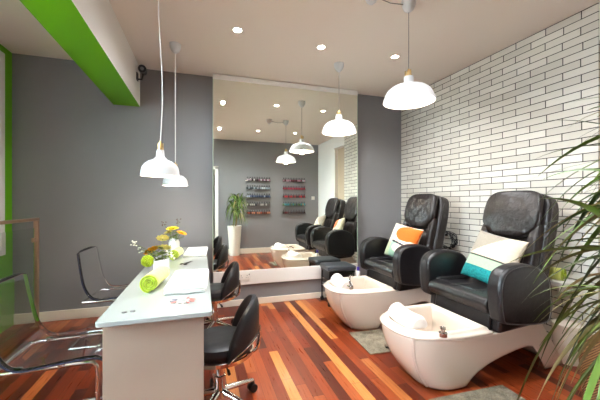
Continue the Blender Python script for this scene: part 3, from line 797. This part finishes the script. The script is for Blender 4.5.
    def HF(y, l, d):
        q = l - .50; 
        return F(y * (1 - .10 * max(0, q / .37) ** 3) * (1 - .22 * max(0, (.14 - q) / .14) ** 2), l - .03 * (1 - min(1, (abs(y) / .22)) ** 2) * (1 if q < .12 else 0), d + .018 * math.sin(PI * min(1, max(0, q / .38))))
    add_super(bm, (0, .69, .018), (.47, .37, .085), (.42, .5), 44, 18, HF); hp = obj('head_pillow', bm, br, t)
    bm = bmn(); pts = []
    for k in range(25):
        a = PI + PI * k / 24; pts.append(HF(.232 * math.copysign(abs(math.cos(a)) ** .42, math.cos(a)), .69 + .183 * math.copysign(abs(math.sin(a)) ** .42, math.sin(a)), .0215))
    add_tube(bm, pts, .0055, 8); obj('pillow_piping', bm, M['piping'], hp)
    for s in (-1, 1):
        bm = bmn(); add_tube(bm, [F(s * (.12 + .02 * k / 8), .56 + .28 * k / 8, .0755 - .022 * abs(k / 8 - .5)) for k in range(9)], .0025, 6); obj('pillow_seam', bm, M['black_plastic'], hp)
    return t
pA = make_pedi((X0 + .03, 1.89, 0), (0, 0, 0), 'black leather pedicure chair with white foot basin, holding the teal and cream cushion', R(15), False, 2.28)
pB = make_pedi((X0 + .0, 2.93, 0), (0, 0, 0), 'black leather pedicure chair with white foot basin, nearest the mirror, holding the orange cushion', R(14), True, 2.25)

# ------------------------------------------------------------------ scatter cushions
def make_cushion(loc, rot, size, thick, label, pick, mats):
    t = thing('scatter_cushion', label, 'cushion', loc, rot, 'patterned cushions')
    N = 64; bm = bmn(); vs = [[], []]
    def P(a, b, s):
        e = max(0, (1 - a ** 4) * (1 - b ** 4)) ** .55
        return (size / 2 * a * (1 - .05 * (1 - b * b)), s * thick / 2 * e, size / 2 * b * (1 - .05 * (1 - a * a)))
    for si, s in ((0, -1), (1, 1)):
        for i in range(N + 1):
            vs[si].append([bm.verts.new(P(2 * i / N - 1, 2 * j / N - 1, s)) for j in range(N + 1)])
    for si in (0, 1):
        for i in range(N):
            for j in range(N):
                f = bm.faces.new((vs[si][i][j], vs[si][i + 1][j], vs[si][i + 1][j + 1], vs[si][i][j + 1]))
                f.material_index = pick((2 * i + 1) / N - 1, (2 * j + 1) / N - 1) if si == 0 else 0
    bmesh.ops.remove_doubles(bm, verts=bm.verts, dist=1e-5)
    c = obj('cushion_cover', bm, mats, t, angle=180)
    return t
def fab(name, rgb): return simple(name, rgb, .9, bump=(150, .35, .004), var=(60, .06), sheen=.2)
tealm = [fab('cream_linen', (206, 188, 164)), fab('oat_linen', (148, 138, 124)), fab('dark_stripe', (60, 62, 58)), fab('sage_linen', (160, 182, 150)), simple('teal_wool', (20, 128, 128), .95, bump=(90, .8, .008), var=(70, .3))]
def pick_teal(a, b):
    if b > -.02:
        return 1 if (b - .08) > (a + .75) * .75 else 0
    if b > -.10: return 2
    if b > -.50: return 3
    return 4
orm = [fab('stone_linen', (214, 206, 178)), fab('pale_green_linen', (178, 190, 150)), fab('orange_print', (226, 104, 22)), fab('dark_line', (48, 52, 60)), fab('blush_print', (238, 214, 194)), fab('mint_print', (150, 184, 160))]
def pick_or(a, b):
    if a < -.55: return 0 if b > -.2 else 1
    if b > .05:
        ex = (a - .25) / .82; ey = (b - .5) / .52
        if (a > .3 and b < .95 and b > .12) or ex * ex + ey * ey < .8: return 2
        return 4
    ln = -.02 - .12 * (a + .55)
    if ln - .11 < b <= ln and a < .75: return 3
    if b > ln: return 4
    if (a - .15) ** 2 / .3 + (b + .42) ** 2 / .09 < 1: return 4
    if a > .82: return 4
    return 5
# local frame of a cushion: x across, -y its printed face, z up
make_cushion((2.195, 1.885, .805), Euler((R(-24), R(8), R(-90 + 2)), 'XYZ'), .41, .12, 'cream, sage and teal cushion leaning on the near pedicure chair', pick_teal, tealm)
make_cushion((2.13, 2.94, .81), Euler((R(-22), R(8), R(-90 + 10)), 'XYZ'), .395, .12, 'orange, blush and mint cushion leaning on the chair by the mirror', pick_or, orm)

# ------------------------------------------------------------------ mats, pedal
bm = bmn(); add_extrude(bm, rrect(-.17, .17, -.22, .22, .012), lambda a, b, d: (a, b, d), .0005, .010)
tag(obj('floor_mat', bm, M['mat'], None, bevel=.003, loc=(1.50, 2.465, 0), rot=(0, 0, R(-3))), 'grey woven mat between the two white foot basins', 'mat', 'grey floor mats')
bm = bmn(); add_extrude(bm, rrect(-.30, .30, -.21, .21, .012), lambda a, b, d: (a, b, d), .0005, .010)
tag(obj('floor_mat', bm, M['mat'], None, bevel=.003, loc=(1.65, 1.405, 0), rot=(0, 0, R(-2))), 'grey woven mat on the boards before the near pedicure chair', 'mat', 'grey floor mats')
t = thing('drain_pedal', 'small chrome drain pedal on the grey mat beside the near basin', 'pedal', (1.53, 2.30, .0105), (0, 0, R(-30)))
bm = bmn(); add_super(bm, (0, 0, .009), (.07, .05, .018), (.4, .5), 16, 8); obj('pedal_base', bm, M['black_plastic'], t)
bm = bmn(); add_super(bm, (0, 0, .024), (.085, .045, .012), (.6, .6), 16, 8, lambda x, y, z: (x, y, z + x * .25)); obj('pedal_plate', bm, M['chrome'], t)

# ------------------------------------------------------------------ technician's trolley stool beside the mirror
t = thing('pedicure_trolley', 'low black padded trolley on casters between the mirror and foot basin', 'trolley', (1.63, 3.585, 0), (0, 0, R(-2)))
bm = bmn(); add_super(bm, (0, 0, .452), (.37, .33, .066), (.12, .35), 40, 12); obj('padded_top', bm, M['trolley_vinyl'], t)
bm = bmn(); add_box(bm, (-.17, -.15, .40), (.17, .15, .4205)); obj('top_frame', bm, M['black_metal'], t, smooth=False, bevel=.003)
bm = bmn(); add_extrude(bm, rrect(-.165, .165, -.145, .145, .02), lambda a, b, d: (a, b, d), .2, .206); add_tube(bm, [(a, b, .235) for a, b in rrect(-.16, .16, -.14, .14, .02)], .004, 6, closed=True); obj('tray', bm, M['grey_plastic'], t)
bm = bmn(); add_extrude(bm, rrect(-.155, .155, -.135, .135, .02), lambda a, b, d: (a, b, d), .30, .395); obj('drawer', bm, M['black_plastic'], t, bevel=.004)
for sx in (-1, 1):
    for sy in (-1, 1):
        bm = bmn(); add_cyl(bm, (sx * .158, sy * .138, .06), (sx * .158, sy * .138, .401), .010, seg=12); l = obj('leg', bm, M['black_metal'], t)
        bm = bmn()
        for o_ in (-.011, .011): add_tube(bm, [(sx * .158 + o_ - .006, sy * .138, .024), (sx * .158 + o_ + .006, sy * .138, .024)], .0235, 16)
        add_box(bm, (sx * .158 - .01, sy * .138 - .01, .024), (sx * .158 + .01, sy * .138 + .01, .062)); obj('caster', bm, M['black_plastic'], l)
t = thing('scrub_bottle', 'small purple-capped white bottle on the basin rim by the trolley', 'bottle', (1.69, 3.155, .4215))
bm = bmn(); add_lathe(bm, [(.001, 0), (.02, 0), (.022, .006), (.022, .05), (.012, .06), (.01, .064), (.001, .064)], seg=20); obj('bottle_body', bm, M['socket'], t)
bm = bmn(); add_lathe(bm, [(.001, .0642), (.015, .0642), (.015, .1), (.012, .104), (.001, .104)], seg=20); obj('cap', bm, M['purple'], t)

# wall socket on the ledge under the mirror
t = thing('wall_socket', 'white double socket on the white ledge under the mirror', 'socket', (.487, YM - .0125, .355))
bm = bmn(); add_box(bm, (-.073, -.009, -.043), (.073, 0, .043)); obj('plate', bm, M['socket'], t, bevel=.004)
bm = bmn()
for x in (-.036, .036):
    add_box(bm, (x - .003, -.0105, .008), (x + .003, -.0092, .020))
    for d in (-.011, .011): add_box(bm, (x + d - .004, -.0105, -.012), (x + d + .004, -.0092, -.007))
obj('slots', bm, M['slot'], t, smooth=False)
bm = bmn()
for x in (-.062, .062): add_box(bm, (x - .006, -.013, .018), (x + .006, -.0092, .034))
obj('rocker', bm, M['grey_plastic'], t, smooth=False, bevel=.001)

# ------------------------------------------------------------------ balustrade by the window
t = thing('stair_balustrade', 'bronze handrail and glass balustrade before the green window wall', 'balustrade', (-1.6, 2.2, 0))
bm = bmn(); add_box(bm, (-.02, -1.6, 1.07), (.02, 1.62, 1.10)); obj('handrail', bm, M['bronze'], t, bevel=.006)
for k, y in enumerate((1.60, .1, -1.5)):
    bm = bmn(); add_box(bm, (-.018, y - .018, .008), (.018, y + .018, 1.07)); add_box(bm, (-.045, y - .045, 0), (.045, y + .045, .008)); p = obj('post', bm, M['bronze'], t, bevel=.003)
    for z in (.88, .22):
        bm = bmn(); add_tube(bm, [(0, y - .019, z), (0, y - .058, z)], .014, 12); add_box(bm, (-.018, y - .072, z - .022), (.018, y - .04, z + .022)); obj('glass_clamp', bm, M['bronze'], p, bevel=.004)
for y0, y1 in ((.15, 1.545), (-1.45, .045)):
    bm = bmn(); add_box(bm, (-.005, y0, .09), (.005, y1, 1.0)); obj('glass_panel', bm, M['pane'], t, smooth=False)

# ------------------------------------------------------------------ wall shelf, towel, bin, basket, cables
t = thing('wall_shelf', 'white floating shelf on the brick wall behind the near pedicure chair', 'shelf', (XW(1.85), 1.85, .60), (0, 0, -ang * 0))
bm = bmn(); add_box(bm, (-.19, -.14, -.018), (.0, .16, .018)); obj('shelf_board', bm, M['white_paint'], t, bevel=.003)
for y in (-.1, .1):
    bm = bmn(); add_box(bm, (-.15, y, -.07), (-.0, y + .015, -.0185)); obj('bracket', bm, M['white_paint'], t, smooth=False)
towel_roll('rolled_towel', 2.79, 1.86, .6185, .2, .05, R(12), 'lime green rolled towel on the white shelf behind the near chair', group='rolled towels')
t = thing('pedal_bin', 'small white bin on the boards behind the near pedicure chair', 'bin', (2.755, 1.70, 0))
bm = bmn(); add_lathe(bm, [(.001, 0), (.082, 0), (.086, .006), (.098, .27), (.001, .27)], seg=36); obj('bin_body', bm, M['fibreglass'], t)
bm = bmn(); add_lathe(bm, [(.101, .2705), (.103, .276), (.1, .30), (.06, .315), (.001, .318)], seg=36, cap0=True); obj('lid', bm, M['fibreglass'], t)
t = thing('wicker_basket', 'honey-coloured open wicker basket with raised ends under the palm leaves', 'basket', (2.46, 1.10, 0), (0, 0, R(4)))
def bring(f, z):
    o = []
    for a, b in rrect(-.27 - .02 * f, .27 + .02 * f, -.20 - .02 * f, .20 + .02 * f, .05, 5):
        o.append((a, b, z + (f * .14 * (abs(a) / .29) ** 2.2)))
    return o
bm = bmn(); rg = [bring(f, .31 * f) for f in (0, .15, .3, .5, .7, .85, 1)]
inn = [[(p[0] * .93, p[1] * .91, max(.02, p[2])) for p in r_] for r_ in rg[::-1]]
add_loft(bm, rg + inn); obj('basket_body', bm, M['wicker'], t, angle=60)
bm = bmn(); add_tube(bm, [(p[0] * .965, p[1] * .955, p[2] + .004) for p in rg[-1]], .014, 8, closed=True); obj('rim', bm, M['wicker'], t)
t = thing('cable_coil', 'tangle of black cable hung on the bricks between the two chairs', 'cable', (XW(3.0) - .004, 2.62, .80))
rnd = random.Random(5); bm = bmn(); pts = []
t.location.x = XW(3.06) - .03; t.location.y = 3.06
for k in range(90):
    a = k * .55; rr = .10 + .05 * rnd.random()
    pts.append((-.0 + .02 * math.sin(a * .37), rr * 1.25 * math.cos(a) + .02 * math.sin(a * .11), rr * .75 * math.sin(a)))
add_tube(bm, smooth_line(pts, 3), .004, 5); obj('coil', bm, M['black_plastic'], t)
bm = bmn(); add_box(bm, (.0, -.012, .05), (.028, .012, .075)); obj('hook', bm, M['black_plastic'], t, smooth=False)

# ------------------------------------------------------------------ potted palm by the camera
pl = thing('potted_palm', 'tall white planter with an arching thin-leaved palm beside the doorway', 'potted plant', (.74, .10, 0))
bm = bmn(); add_lathe(bm, [(.10, 0), (.115, .006), (.165, .69), (.165, .71), (.15, .71), (.145, .66), (.001, .66)], seg=40); obj('planter', bm, M['pot'], pl)
bm = bmn(); add_lathe(bm, [(.001, .668), (.146, .664)], seg=30, cap0=False, cap1=False); obj('soil', bm, M['soil'], pl)
bm = bmn(); crowns = []
rnd = random.Random(11)
for (bx, by, tx, ty, tz) in ((.02, .02, .10, .10, 1.24), (-.04, .0, -.03, .05, 1.10), (.03, -.03, .03, -.0, 1.30), (0, .05, .05, .16, 1.02)):
    add_tube(bm, smooth_line([(bx, by, .66), ((bx + tx) / 2 + .01, (by + ty) / 2, (.66 + tz) / 2), (tx, ty, tz)], 6), .013, 8); crowns.append(Vector((tx, ty, tz)))
obj('cane', bm, M['trunk'], pl)
bml = {'palm': bmn(), 'palm_dark': bmn(), 'palm_dry': bmn()}
def leaf(bm, p0, p1, arch, w, tw=0):
    p0, p1 = Vector(p0), Vector(p1); N = 16; rings = []
    d = p1 - p0; hd = Vector((d.x, d.y, 0)); 
    hd = hd.normalized() if hd.length > 1e-4 else Vector((1, 0, 0))
    c = p0.lerp(p1, .58); c.z = p0.z * .66 + p1.z * .34 + arch * 1.15
    prev = None
    for i in range(N + 1):
        s = i / N; p = p0 * (1 - s) ** 2 + c * 2 * s * (1 - s) + p1 * s * s
        tn = ((c - p0) * (1 - s) + (p1 - c) * s).normalized()
        side = tn.cross(Vector((0, 0, 1)))
        if side.length < .05: side = Vector((-hd.y, hd.x, 0))
        side.normalize(); side = Matrix.Rotation(tw, 3, tn) @ side
        nrm = side.cross(tn)
        ww = w * (.45 + 1.1 * s) if s < .5 else w * (1 - ((s - .5) / .5) ** 1.7)
        ww = max(ww, .0006)
        rings.append([p - side * ww + nrm * ww * .25, p, p + side * ww + nrm * ww * .25])
    add_loft(bm, rings, False)
# general rosette of leaves
for ci, c0 in enumerate(crowns):
    for k in range(30):
        a = 2 * PI * (k + .3 * ci) / 30 + rnd.uniform(-.2, .2); ln = rnd.uniform(.26, .40); el = rnd.uniform(-.38, .24)
        tip = c0 + Vector((math.cos(a) * ln * .8, math.sin(a) * ln * .8, el * 1.0))
        wp = Vector((tip.x + .74, tip.y + .10, 0))
        if tip.y + .10 < -.06: tip.y = -.15 + rnd.random() * .05
        if wp.x < .50: tip.x = -.22 + rnd.random() * .1
        leaf(bml['palm' if k % 3 else 'palm_dark'], c0, tip, .10 + max(0, .12 - el * .3), rnd.uniform(.008, .013), rnd.uniform(-.4, .4))
# leaves that reach out into the room, towards the chairs (tips in room space)
out = [  # crown, tip(x,y,z), arch, width, kind
    (0, (.735, .50, 1.435), .10, .006, 'palm_dark'), (0, (.70, .50, 1.345), .12, .005, 'palm_dark'), (2, (.705, .52, 1.30), .06, .003, 'palm'),
    (0, (.735, .52, 1.19), .20, .007, 'palm'), (0, (.79, .55, 1.16), .20, .007, 'palm'), (0, (.82, .56, 1.10), .22, .007, 'palm'),
    (1, (.63, .50, 1.122), .10, .014, 'palm'), (0, (.655, .50, 1.13), .12, .006, 'palm_dry'), (0, (.70, .50, 1.07), .17, .008, 'palm'),
    (1, (.665, .50, 1.03), .16, .008, 'palm_dark'), (3, (.70, .50, .985), .14, .007, 'palm'), (3, (.655, .47, .985), .14, .006, 'palm_dry'),
    (3, (.72, .50, .93), .14, .009, 'palm'), (3, (.76, .50, .80), .18, .014, 'palm'), (3, (.70, .47, .90), .16, .006, 'palm_dry'),
    (1, (.76, .52, .86), .18, .010, 'palm'), (3, (.81, .52, .83), .14, .008, 'palm'), (0, (.80, .50, .98), .2, .012, 'palm'),
    (1, (.79, .56, 1.06), .14, .010, 'palm_dark'), (0, (.84, .52, 1.25), .14, .008, 'palm'), (2, (.84, .50, 1.40), .12, .006, 'palm_dark'),
    (2, (.80, .50, 1.48), .1, .004, 'palm'), (0, (.86, .55, 1.02), .2, .010, 'palm'), (3, (.84, .50, .90), .12, .010, 'palm_dark'),
    (3, (.69, .5, 1.04), .1, .005, 'palm'), (3, (.73, .52, 1.0), .12, .006, 'palm_dark')]
r2 = random.Random(21)
for n_ in range(44):
    yy = r2.uniform(.44, .62); rt = r2.uniform(1.42, 1.95); zz = 1.42 - .72 * r2.random() ** .8
    ci = min(range(4), key=lambda q: abs(crowns[q].z - zz - r2.uniform(.0, .35)))
    out.append((ci, (max(.62, yy * rt), yy, zz), r2.uniform(.08, .2), r2.uniform(.005, .012), r2.choice(('palm', 'palm', 'palm_dark', 'palm_dry'))))
for ci, tip, arch, w_, k in out:
    leaf(bml[k], crowns[ci], Vector(tip) - Vector((.74, .10, 0)), arch, w_, rnd.uniform(-.5, .5))
for k, b in bml.items():
    obj({'palm': 'foliage', 'palm_dark': 'dark_foliage', 'palm_dry': 'dry_foliage'}[k], b, M[k], pl, angle=180)

# ------------------------------------------------------------------ polish racks on the wall behind the camera
cols = {
 0: [[(210, 190, 200), (230, 220, 224), (80, 60, 70), (200, 150, 170), (150, 100, 120)], [(220, 222, 224), (160, 170, 180), (90, 100, 110)], [(70, 80, 110), (180, 190, 210), (110, 120, 150)], [(50, 50, 60), (120, 110, 110), (200, 196, 190)], [(200, 90, 70), (120, 60, 50), (220, 150, 120)]],
 1: [[(230, 220, 226), (220, 170, 190), (120, 40, 60)], [(190, 40, 70), (210, 70, 100), (160, 30, 60)], [(200, 30, 50), (230, 60, 70), (90, 20, 30)], [(60, 150, 160), (90, 120, 60), (40, 60, 80), (190, 170, 120)], [(70, 40, 40), (120, 30, 40), (60, 50, 60)]]}
polm = {}
proto = None
rnd = random.Random(2)
for rk, xc in ((0, 1.345), (1, 2.27)):
    for sh in range(5):
        z = 1.80 - .205 * sh
        side = 'nearer the planter' if rk == 0 else 'nearer the light switch'
        nth = ('topmost', 'second from top', 'middle', 'second from bottom', 'bottom')[sh]
        t = thing('polish_shelf', 'clear ledge of nail polish, %s of the rack %s' % (nth, side), 'shelf', (xc, YF, z), group='nail polish ledges')
        bm = bmn(); add_box(bm, (-.31, .001, -.006), (.31, .075, 0)); add_box(bm, (-.31, .07, .0), (.31, .075, .025)); add_box(bm, (-.31, .001, 0), (.31, .005, .06)); obj('ledge', bm, M['pane'], t, smooth=False)
        for k in range(14):
            c = rnd.choice(cols[rk][sh])
            if c not in polm: polm[c] = simple('nail_lacquer', c, .15, bump=(8, .01))
            loc = (xc - .28 + .56 * k / 13, YF + .04, z + .0003)
            lb = 'small nail polish bottle standing on the %s ledge %s' % (nth, side)
            if proto is None:
                proto = thing('polish_bottle', lb, 'nail polish', loc)
                bm = bmn(); add_lathe(bm, [(.001, 0), (.015, 0), (.016, .004), (.016, .04), (.007, .048), (.007, .052), (.001, .052)], seg=12); obj('glass_body', bm, polm[c], proto)
                bm = bmn(); add_lathe(bm, [(.001, .0522), (.0085, .0522), (.007, .10), (.001, .101)], seg=10); obj('cap', bm, M['black_plastic'], proto)
                b = proto; b['group'] = lb + 's'
            else:
                b = dup(proto, loc, label=lb, group=lb + 's')
            for ch in kids(b):
                if ch.name.startswith('glass_body'):
                    if ch.data.users > 1 and ch.data.materials[0] != polm[c]:
                        ch.data = ch.data.copy(); ch.data.materials[0] = polm[c]
t = thing('light_switch', 'white light switch plate on the blue-grey wall beside the polish racks', 'switch', (2.80, YF, 1.38))
bm = bmn(); add_box(bm, (-.045, 0, -.045), (.045, .01, .045)); obj('plate', bm, M['socket'], t, bevel=.003)
bm = bmn(); add_box(bm, (-.012, .0102, -.02), (.012, .015, .02)); obj('rocker', bm, M['socket'], t, bevel=.002)

# ------------------------------------------------------------------ daylight
wd = bpy.data.worlds.new('sky'); sc.world = wd; wd.use_nodes = True
nt = wd.node_tree; bg = nt.nodes['Background']
bg.inputs[0].default_value = (.72, .88, 1.0, 1); bg.inputs[1].default_value = 12.0
pd = bpy.data.lights.new('window_portal', 'AREA'); pd.shape = 'RECTANGLE'; pd.size = WZ1 - WZ0; pd.size_y = WY1 - WY0; pd.cycles.is_portal = True
po = bpy.data.objects.new('window_portal', pd); COL.objects.link(po); po.location = (XL - .02, (WY0 + WY1) / 2, (WZ0 + WZ1) / 2); po.rotation_euler = (0, R(-90), 0)

# ------------------------------------------------------------------ camera
f, vp, v0 = 310., 202., 203.
cd = bpy.data.cameras.new('camera'); cam = bpy.data.objects.new('camera', cd); COL.objects.link(cam); sc.camera = cam
cd.sensor_fit = 'HORIZONTAL'; cd.sensor_width = 36; cd.lens = f / 600 * 36; cd.shift_x = 0; cd.shift_y = (v0 - 200) / 600
cd.clip_start = .02
cam.location = (0, 0, 1.25); cam.rotation_euler = (R(90), 0, -math.atan((300 - vp) / f))

vs = sc.view_settings; vs.view_transform = 'Standard'; vs.look = 'None'; vs.exposure = 1.1; vs.gamma = 1; vs.use_curve_mapping = False
